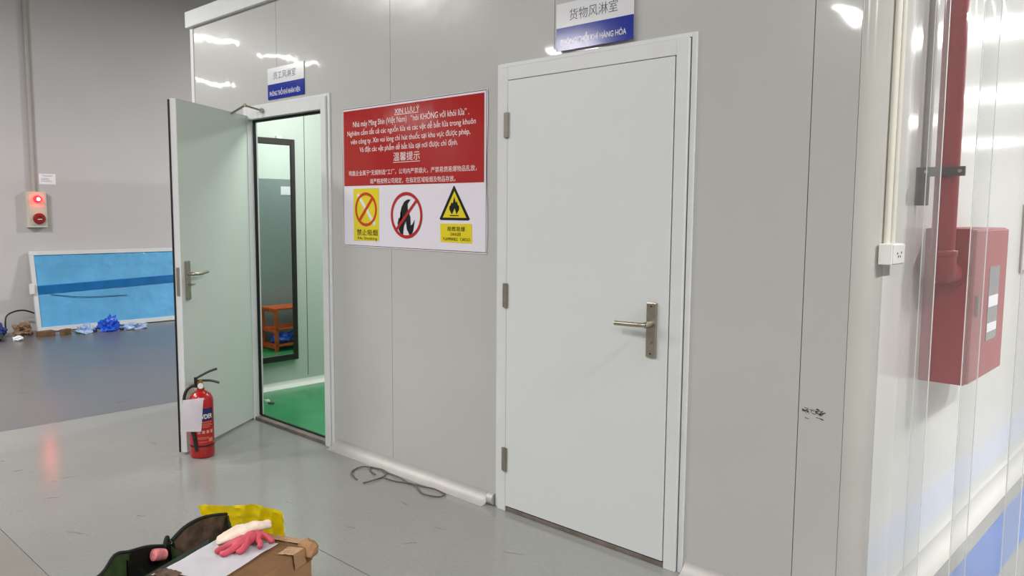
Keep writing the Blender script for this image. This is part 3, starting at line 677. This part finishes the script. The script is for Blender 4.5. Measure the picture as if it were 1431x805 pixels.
def tape2(a, c_):
    t = .30*a; q = K + e2*t + zz*(BZ+.004+.003*noise.noise(Vector((a*12, c_*5, 8)))); s = .055*c_
    if s < .02: return q - e1*.001*(1) + e1*0 - zz*(.02-s)*1.6 - e1*.001
    return q + e1*(s-.02)
grid(b, tape2, 30, 8); link('packing_tape', b, M_tape, cb, smooth=True)
# torn bulging corner
b = crumple(K+e1*.015+e2*.012+zz*(BZ-.018), .042, .034, .030, 21, sub=3, amp=.3); link('torn_corner', b, M_card, cb, smooth=True)
# sheet of paper
PR = Vector((-2.290, -1.419, 0)); pn = Vector((-.925, -.38, 0)); pe = Vector((.38, -.925, 0))
b = B(); grid(b, lambda a, c_: PR + pn*(.21*a) + pe*(.297*c_) + zz*(BZ+.0068+.0025*noise.noise(Vector((a*4, c_*5, 2)))+.0015*math.sin(c_*PI*2)), 16, 20); bmesh.ops.solidify(b, geom=b.faces[:], thickness=.0004)
sh = props(link('paper_sheet', b, M_paper, smooth=True, origin=PR+zz*(BZ+.006)), 'white printed sheet of paper lying on top of the cardboard box', 'paper')
# crumpled dark strip lying at the near end of the paper
SP = PR + pn*.165 + pe*.285 + zz*(BZ+.012)
b = B(); grid(b, lambda a, c_: SP + pn*(.085*(a-.5)) + pe*(.05*c_+.016) + zz*(.006*math.sin(a*PI)+.006*noise.noise(Vector((a*6, c_*6, 5)))+.003), 14, 10); bmesh.ops.solidify(b, geom=b.faces[:], thickness=.002)
props(link('plastic_wrapper', b, M_lining, smooth=True, origin=SP), 'crumpled brown wrapper over the near end of the paper sheet', 'wrapper')

def skin(name, chains, material, parent=None, sub=2, origin=None):
    """limp limbs grown with a skin modifier; chains: list of [(pos, radius)...]; the first vertex of each later chain names a root index"""
    me = bpy.data.meshes.new(name); vs = []; es = []; rad = []
    for root, ch in chains:
        prev = root
        for p, r in ch:
            vs.append(tuple(p)); rad.append(r); k = len(vs)-1
            if prev is not None: es.append((prev, k))
            prev = k
    me.from_pydata(vs, es, []); o = bpy.data.objects.new(name, me); COL.objects.link(o)
    md = o.modifiers.new('s', 'SKIN'); md.use_smooth_shade = True
    for i, r in enumerate(rad): me.skin_vertices[0].data[i].radius = r if isinstance(r, tuple) else (r, r)
    me.skin_vertices[0].data[0].use_root = True
    sb = o.modifiers.new('u', 'SUBSURF'); sb.levels = sub
    dg = bpy.context.evaluated_depsgraph_get(); m2 = bpy.data.meshes.new_from_object(o.evaluated_get(dg))
    bpy.data.objects.remove(o); bpy.data.meshes.remove(me); m2.materials.clear()
    for v in m2.vertices: v.co += Vector((noise.noise(v.co*60), noise.noise(v.co*60+Vector((9, 0, 0))), noise.noise(v.co*60+Vector((0, 9, 0)))))*.003
    return link(name, None, material, parent, smooth=True, origin=origin, me=m2)
GZ = BZ+.012
def gp(px, py, h=0): return PR + pn*px + pe*py + zz*(GZ+h)
# red coated work glove: fingers hang toward the right of the paper
skin_ch = [
    (None, [(gp(.070, .020, .026), .020), (gp(.075, .055, .022), .022), (gp(.085, .085, .016), .020)]),
    (0, [(gp(.045, .010, .022), .011), (gp(.020, .012, .006), .010), (gp(.005, .016, .004), .009)]),
    (0, [(gp(.055, .035, .018), .011), (gp(.032, .052, .008), .011), (gp(.020, .070, .004), .010)]),
    (1, [(gp(.062, .085, .014), .011), (gp(.058, .110, .006), .011), (gp(.064, .130, .004), .010)]),
    (2, [(gp(.085, .118, .010), .012), (gp(.094, .145, .005), .011), (gp(.110, .158, .004), .010)]),
    (2, [(gp(.110, .100, .014), .012), (gp(.126, .125, .008), .011), (gp(.132, .150, .004), .010)])]
props(skin('work_glove', skin_ch, M_glover, origin=gp(.07, .07, -.005)), 'limp red rubber-coated work glove on the paper sheet', 'glove', 'work gloves on the box')
ch2 = [
    (None, [(gp(.092, .016, .040), (.034, .018)), (gp(.128, .042, .032), (.042, .018)), (gp(.165, .066, .014), (.042, .014)), (gp(.192, .080, .006), (.040, .008))]),
    (0, [(gp(.060, -.005, .044), .012), (gp(.045, -.022, .040), .010)]),
    (0, [(gp(.080, -.018, .044), .012), (gp(.062, -.045, .040), .010)]),
    (0, [(gp(.105, -.018, .036), .013), (gp(.100, -.050, .028), .011)]),
    (1, [(gp(.150, .010, .020), .014), (gp(.165, -.015, .012), .012)])]
props(skin('work_glove', ch2, M_glovew, origin=gp(.13, .04, -.005)), 'limp cream cotton work glove behind the red one on the box', 'glove', 'work gloves on the box')
# yellow bag standing behind the box
YT_ = [(-2.848, -1.441, .339), (-2.793, -1.419, .349), (-2.730, -1.394, .357), (-2.646, -1.382, .375), (-2.562, -1.371, .402), (-2.4735, -1.358, .406), (-2.396, -1.349, .410)]
YB_ = [(-2.83, -1.40), (-2.79, -1.385), (-2.73, -1.365), (-2.67, -1.35), (-2.60, -1.34), (-2.53, -1.325), (-2.47, -1.315)]
def yb(a, c_):
    i = min(int(a*6), 5); f_ = a*6-i
    t = Vector(YT_[i]).lerp(Vector(YT_[i+1]), f_); bo = Vector(YB_[i]+(0,)).lerp(Vector(YB_[i+1]+(0,)), f_)
    q = bo.lerp(t, c_); d = .022*noise.noise(Vector((a*7, c_*9, 1)))+.014*noise.noise(Vector((a*12+c_*5, c_*11-a*3, 4)))
    return q - e1*(.012+abs(d)+.03*math.sin(PI*c_)*.5)
b = B(); grid(b, yb, 60, 44); bmesh.ops.solidify(b, geom=b.faces[:], thickness=.0025)
props(link('plastic_bag', b, M_yellow, smooth=True, origin=(-2.55, -1.42, 0)), 'crumpled yellow plastic bag standing behind the cardboard box', 'bag')
# green canvas tool bag beside the box
tb = empty('tool_bag', (-2.50, -1.76, 0), 'open dark green canvas tool bag with a brown lining beside the box', 'bag')
near = [(-2.520, -1.462, .358), (-2.508, -1.486, .361), (-2.471, -1.576, .362), (-2.434, -1.666, .361), (-2.400, -1.750, .360), (-2.365, -1.835, .356), (-2.33, -1.92, .352), (-2.29, -2.02, .350)]
far = [(-2.662, -1.412, .350), (-2.640, -1.467, .368), (-2.614, -1.533, .382), (-2.585, -1.602, .379), (-2.563, -1.656, .356)]
far2 = [(-2.564, -1.660, .352), (-2.551, -1.685, .352), (-2.523, -1.754, .378), (-2.496, -1.820, .391), (-2.475, -1.869, .402), (-2.455, -1.920, .362), (-2.42, -2.02, .352)]
def ribbon(name, top, zb, m_, inset=0.0, off=Vector((0, 0, 0)), t=.004, wob=.004):
    p = smoothpath(top, 4); n_ = len(p)-1
    def f(a, c_):
        i = min(int(round(a*n_)), n_); q = p[i].copy(); z = zb+(q.z-zb)*c_
        return Vector((q.x, q.y, z)) + off + e2*(wob*noise.noise(Vector((a*5, c_*3, inset*100))) - inset*(1-c_))
    b = B(); grid(b, f, n_, 8); bmesh.ops.solidify(b, geom=b.faces[:], thickness=t); return link(name, b, m_, tb, smooth=True)
ribbon('near_side', near, .004, M_canvas); ribbon('far_side', far, .004, M_canvas); ribbon('far_side', far2, .004, M_canvas)
ribbon('lining', far, .22, M_lining, inset=.03, off=-e2*.010)
ribbon('dark_lining', far2[:4], .15, M_dark, inset=.02, off=-e2*.008)
b = B()
tube(b, smoothpath([Vector(p)+zz*.003 for p in far], 4), .006, 8); link('rim_binding', b, M_dark, tb, smooth=True)
b = B(); tube(b, smoothpath([Vector(p)+zz*.002 for p in far2], 4), .005, 8); link('rim_binding', b, M_dark, tb, smooth=True)
def strip(name, p, q, hgt, m_):
    p, q = Vector(p), Vector(q); b = B(); grid(b, lambda a, c_: p.lerp(q, a)-zz*(hgt*(1-c_))+e1*.004*noise.noise(Vector((a*4, c_*4, 7))), 10, 6); bmesh.ops.solidify(b, geom=b.faces[:], thickness=.004); return link(name, b, m_, tb, smooth=True)
strip('end_side', far[0], near[0], .34, M_canvas)
strip('divider', (-2.560, -1.665, .348), (-2.432, -1.672, .350), .30, M_canvas)
strip('end_side', far2[-1], near[-1], .34, M_canvas)
strip('inner_flap', (-2.49, -1.83, .372), (-2.38, -1.79, .335), .25, M_dark)
b = B(); obox(b, (-2.47, -1.73, .004), e1, e2, zz, (-.30, -.05, 0), (.30, .05, .02), .003); link('bag_base', b, M_dark, tb)
b = B(); grid(b, lambda a, c_: Vector(near[2]).lerp(Vector(near[6]), a)+zz*(.004-.035*c_)-e2*.006, 14, 2); bmesh.ops.solidify(b, geom=b.faces[:], thickness=.003); link('strap', b, M_strap, tb)
b = B(); tube(b, smoothpath([(-2.563, -1.664, .330), (-2.566, -1.668, .368), (-2.558, -1.676, .372), (-2.545, -1.690, .345)]), .007, 8); link('strap_tab', b, M_dark, tb, smooth=True)
b = B(); lathe(b, [(.010, -.026), (.018, -.022), (.020, -.010), (.0205, .006), (.019, .018), (.012, .023)], (-2.498, -1.728, .352), e1*.9+e2*.2+zz*.3, 14)
for v in b.verts: v.co += Vector((1, 0, 0))*.0015*noise.noise(v.co*70)
props(link('rolled_gloves', b, M_pinkroll, smooth=True, origin=(-2.500, -1.735, .34)), 'rolled pink striped gloves tucked in the green tool bag', 'gloves')

# ------------------------------------------------------------------ left wall things
al = empty('fire_alarm_panel', (-10.6, .27, 1.24), 'cream fire alarm panel with a lit red lamp on the white wall', 'alarm')
b = B(); box(b, (-10.6, .165, 1.24), (-10.53, .375, 1.665), .006); link('panel_box', b, M_alarm, al)
b = B(); box(b, (-10.53, .185, 1.27), (-10.526, .355, 1.640), .002); link('front_plate', b, M_alarm, al)
b = B(); lathe(b, [(.045, 0), (.044, .02), (.030, .045), (.008, .055)], (-10.526, .275, 1.575), (1, 0, 0), 24); link('signal_lamp', b, M_alarmlamp, al, smooth=True)
b = B(); lathe(b, [(.020, .046), (.014, .060), (.003, .064)], (-10.526, .275, 1.575), (1, 0, 0), 16); link('lamp_core', b, M_alarmcore, al, smooth=True)
b = B(); lathe(b, [(.066, 0), (.066, .018), (.058, .026), (.03, .028), (.026, .018)], (-10.526, .285, 1.345), (1, 0, 0), 28); link('call_point', b, M_alarmred, al, smooth=True)
b = B(); box(b, (-10.50, .262, 1.332), (-10.492, .308, 1.342), .001); link('call_button', b, M_whitepl, al)
b = B(); cyl(b, (-10.575, .255, 1.66), (-10.575, .255, 5.9), .024, 14); props(link('wall_conduit', b, M_conduit, smooth=True, origin=(-10.575, .255, 1.66)), 'pale vertical conduit running up from the fire alarm panel', 'conduit')
nt_ = empty('paper_notice', (-10.598, .42, 1.75), 'small faded paper notice taped beside the alarm panel', 'notice')
b = B(); box(b, (-10.6, .325, 1.755), (-10.5985, .505, 1.880)); link('notice_sheet', b, M_paper, nt_)
b = B()
for z, a_, c_ in ((1.860, .35, .48), (1.848, .37, .46), (1.825, .345, .43), (1.812, .345, .44), (1.80, .345, .45), (1.788, .345, .47)): box(b, (-10.5985, a_, z), (-10.5983, c_, z+.004))
link('print_line', b, flat('grey print', (150, 146, 150)), nt_)['kind'] = 'stuff'
# wrapped blue panel leaning on the wall
wp = empty('wrapped_panel', (-10.4, 1.2, 0), 'low white-framed panel wrapped in blue film leaning on the white wall', 'panel')
pb = Vector((-10.40, .165, .0)); pt = Vector((-10.585, .115, .95)); up = (pt-pb); PL = 2.6
ay = Vector((.02, 1, 0)).normalized()
az = Vector((up.x, 0, up.z)).normalized(); ax = ay.cross(az).normalized(); PH = up.length
def wpb(name, lo, hi, m_, bev=0): b = B(); obox(b, pb, ay, ax, az, lo, hi, bev); return link(name, b, m_, wp)
sgn = 1 if ax.x > 0 else -1
def yy(a, c_): return (min(a*sgn, c_*sgn), max(a*sgn, c_*sgn))
for lo, hi in (((0, 0), (PL, .055)), ((0, PH-.05), (PL, PH)), ((0, .055), (.045, PH-.05)), ((PL-.045, .055), (PL, PH-.05))):
    y0_, y1_ = yy(-.005, .045); wpb('frame_bar', (lo[0], y0_, lo[1]), (hi[0], y1_, hi[1]), M_alu, .003)
def filmf(a, c_):
    d = .028+.006*noise.noise(Vector((a*14, c_*6, 0)))+.004*noise.noise(Vector((a*40, c_*18, 3)))
    if c_ > .82: d += .018*abs(noise.noise(Vector((a*34, c_*16, 7))))
    return pb + ay*(.045+(PL-.09)*a) + az*(.055+(PH-.105)*c_) + ax*sgn*d
b = B(); grid(b, filmf, 110, 36); link('blue_film', b, M_film, wp, smooth=True)
b = B(); grid(b, lambda a, c_: pb + ay*(.03+(PL-.06)*a) + az*(.45+.10*c_+.085*a) + ax*sgn*.0385, 30, 2); bmesh.ops.solidify(b, geom=b.faces[:], thickness=.003); link('tape_band', b, M_filmtape, wp)
b = B(); tube(b, smoothpath([pb+ay*.18+az*.44+ax*sgn*.04, pb+ay*.55+az*.385+ax*sgn*.042, pb+ay*1.05+az*.375+ax*sgn*.04]), .004, 6); link('film_crease', b, flat('dark crease', (26, 84, 118)), wp)
b = B(); box(b, (-10.45, .12, .46), (-10.41, .17, .58), .004); link('tape_tab', b, M_whitepl, wp)
for k, y_ in enumerate((.62, 1.15)):
    pass
# bags and litter below it
props(link('plastic_sheet', crumple((-9.98, .82, .04), .10, .10, .115, 31, sub=4, amp=.6, floor_z=.001), M_bluebag, origin=(-9.98, .82, 0)), 'crumpled bright blue plastic sheet on the floor before the wrapped panel', 'plastic')
props(link('plastic_sheet', crumple((-10.02, .585, .02), .08, .095, .07, 37, sub=4, amp=.6, floor_z=.001), M_clearbag, origin=(-10.02, .585, 0)), 'pale clear plastic film left of the bright blue sheet', 'plastic')
props(link('plastic_sheet', crumple((-9.95, 1.10, .02), .08, .13, .055, 41, sub=4, amp=.6, floor_z=.001), M_clearbag, origin=(-9.95, 1.10, 0)), 'pale clear plastic film right of the bright blue sheet', 'plastic')
def scrap(x, y_, a, sx, sy, sz, label):
    b = B(); obox(b, (x, y_, 0), (c(a), s(a), 0), (-s(a), c(a), 0), zz, (-sx, -sy, .0), (sx, sy, sz), .003); props(link('cardboard_scrap', b, M_card_d, origin=(x, y_, 0)), label, 'cardboard')
scrap(-10.06, .16, .2, .05, .085, .06, 'flat brown cardboard scrap by the corner of the wrapped panel')
scrap(-10.02, .355, .6, .03, .06, .065, 'small brown cardboard block at the foot of the wrapped panel')
b = B(); tube(b, smoothpath([(-9.965, .40, .045), (-9.92, .44, .03), (-9.82, .50, .008)]), .007, 6); props(link('green_stick', b, flat('green plastic', (40, 92, 70)), smooth=True, origin=(-10, .42, 0)), 'thin green rod lying by the cardboard block', 'rod')
b = B(); tube(b, smoothpath([(-10.45, -.14, .02), (-10.46, -.13, .20), (-10.47, -.05, .26), (-10.47, .06, .27), (-10.44, .16, .23)]), .009, 8); props(link('bent_hose', b, M_black, smooth=True, origin=(-10.46, 0, 0)), 'thin black hose arching beside the wrapped panel', 'hose')
props(link('paper_wrapping', crumple((-10.24, -.02, .07), .09, .09, .09, 51, sub=4, amp=.55, floor_z=.001), M_brown, origin=(-10.24, -.02, 0)), 'crumpled brown paper heap left of the wrapped panel', 'wrapping')
props(link('cloth_rag', crumple((-10.30, -.27, .07), .09, .08, .09, 61, sub=4, amp=.6, floor_z=.001), mat('navy cloth', (48, 66, 130), .8, var=.4, vscale=12), origin=(-10.28, -.26, 0)), 'dark blue rag in the litter at the edge of the wall', 'rag')
props(link('paper_scrap', crumple((-9.90, -.16, .025), .04, .05, .03, 71, sub=3, amp=.5, floor_z=.001), M_paper, origin=(-9.93, -.17, 0)), 'torn white paper scrap in front of the litter heap', 'paper')
props(link('dirty_sack', crumple((-10.02, -.37, .03), .08, .09, .045, 81, sub=4, amp=.5, floor_z=.001), M_grime, origin=(-10.02, -.36, 0)), 'flattened dirty grey sack on the floor at the litter heap', 'sack')

# ------------------------------------------------------------------ side wall: switch, conduit, cabinet, pipe, notice
XS = -.905
sw = empty('socket_box', (XS, .095, 1.295), 'small white surface socket box on the side wall by the corner', 'socket')
b = B(); box(b, (XS, .035, 1.295), (XS+.045, .155, 1.366), .003); link('box_body', b, M_whitepl, sw)
b = B(); box(b, (XS+.045, .038, 1.298), (XS+.049, .152, 1.363), .002); link('face_plate', b, M_whitepl, sw)
b = B()
for y_, z in ((.085, 1.322), (.105, 1.322), (.075, 1.333), (.115, 1.335)): lathe(b, [(.004, 0), (.004, .0006)], (XS+.049, y_, z), (1, 0, 0), 10)
link('socket_hole', b, M_gap, sw)
for y_, lb in ((.075, 'left of the pair'), (.125, 'right of the pair')):
    b = B(); cyl(b, (XS+.013, y_, 1.366), (XS+.013, y_, 2.79), .011, 12)
    props(link('cable_conduit', b, M_cream, smooth=True, origin=(XS+.013, y_, 1.366)), 'cream cable conduit above the socket box, '+lb, 'conduit', 'conduits above the socket box')
cbn = empty('fire_hose_cabinet', (-.82, .83, .82), 'red fire hose cabinet mounted on the side wall behind the curtain', 'cabinet')
b = B(); box(b, (XS, .56, .82), (-.745, 1.105, 1.413), .004); link('cabinet_body', b, M_red, cbn)
b = B(); box(b, (-.745, .567, .826), (-.733, 1.099, 1.407), .003); dr = link('cabinet_door', b, M_red, cbn)
b = B(); box(b, (-.7335, .80, .965), (-.7305, .965, 1.262), .001); link('window_pane', b, M_glasswin, dr)
b = B(); box(b, (-.7306, .805, 1.10), (-.7300, .960, 1.145)); box(b, (-.7306, .805, 1.00), (-.7300, .960, 1.035)); link('window_label', b, M_paper, dr)
b = B(); box(b, (-.733, .61, 1.08), (-.722, .625, 1.16), .003); link('door_handle', b, M_steeld, dr)
pp = empty('fire_pipe', (-.815, .45, 1.2), 'red vertical fire water pipe entering the cabinet side', 'pipe')
b = B(); cyl(b, (-.815, .45, 1.29), (-.815, .45, 2.95), .040, 28); link('riser', b, M_redpipe, pp, smooth=True)
b = B(); tube(b, smoothpath([(-.815, .45, 1.31), (-.815, .452, 1.275), (-.815, .468, 1.252), (-.815, .50, 1.245), (-.815, .552, 1.245)], 5), .047, 24); link('elbow', b, M_redpipe, pp, smooth=True)
b = B(); lathe(b, [(.047, 0), (.050, .004), (.050, .022), (.047, .026)], (-.815, .45, 1.31), (0, 0, 1), 28); link('coupling_ring', b, M_redpipe, pp, smooth=True)
b = B(); lathe(b, [(.058, 0), (.058, .014)], (-.815, .545, 1.245), (0, 1, 0), 28); link('wall_flange', b, M_alarmred, pp, smooth=True)
br = empty('pipe_bracket', (-.83, .42, 1.5), 'dark steel bracket bar clamping the red pipe to the wall', 'bracket')
b = B(); box(b, (XS, .395, 1.602), (-.745, .408, 1.636), .002); link('clamp_bar', b, M_darksteel, br)
b = B(); box(b, (XS, .395, 1.497), (XS+.045, .408, 1.602), .002); link('wall_leg', b, M_darksteel, br)
b = B()
for x in (-.760, -.87): lathe(b, [(.007, 0), (.007, .006)], (x, .395, 1.619), (0, -1, 0), 6)
link('bolt', b, M_steel, br)
b = B(); box(b, (XS, .46, 1.64), (XS+.022, .49, 2.79), .002); props(link('cable_trunking', b, M_conduit, origin=(XS, .475, 1.64)), 'thin grey cable trunking rising on the side wall behind the pipe', 'trunking')
nb = empty('notice_board', (XS, 2.5, 1.16), 'white framed notice board farther along the side wall', 'notice')
b = B(); box(b, (XS, 2.31, 1.165), (XS+.012, 2.75, 1.52), .002); link('board', b, M_whitepl, nb)
b = B(); box(b, (XS+.001, 2.305, 1.155), (XS+.016, 2.755, 1.167)); box(b, (XS+.001, 2.303, 1.155), (XS+.016, 2.311, 1.525)); link('board_frame', b, M_steeld, nb)

# ------------------------------------------------------------------ clear strip curtain
cu = empty('strip_curtain', (-.1, .3, 0), 'clear hanging plastic strip curtain beside the cleanroom corner', 'curtain')
YC = .30; x = -.985; k = 0
b = B(); box(b, (-.90, YC-.02, 2.72), (1.0, YC+.02, 2.78), .003); link('hanging_rail', b, M_alu2, cu)
EDG = [(-.900, -.797), (-.846, -.646), (-.692, -.492), (-.538, -.338), (-.384, -.184), (-.23, -.03), (-.076, .124), (.078, .278), (.232, .432), (.386, .586)]
for k, (xa, xb) in enumerate(EDG):
    yo = YC + (.006 if k % 2 else -.006); ph = random.random()*6
    def f(a, c_):
        bow = .010*(1-(2*a-1)**2) * (1 if k % 2 else -1)
        return (xa+(xb-xa)*a, yo+bow+.006*math.sin(c_*3+ph), .02+2.70*c_)
    q = B(); grid(q, f, 8, 18); stp = link('curtain_strip', q, M_pvc if k == 1 else M_pvc2, cu, smooth=True)
    q = B()
    for a in (1,) if k == 0 else (0, 1):
        tube(q, [Vector(f(a, j/18)) for j in range(19)], .0017, 6)
    link('edge_glint', q, M_edgeglint, stp)
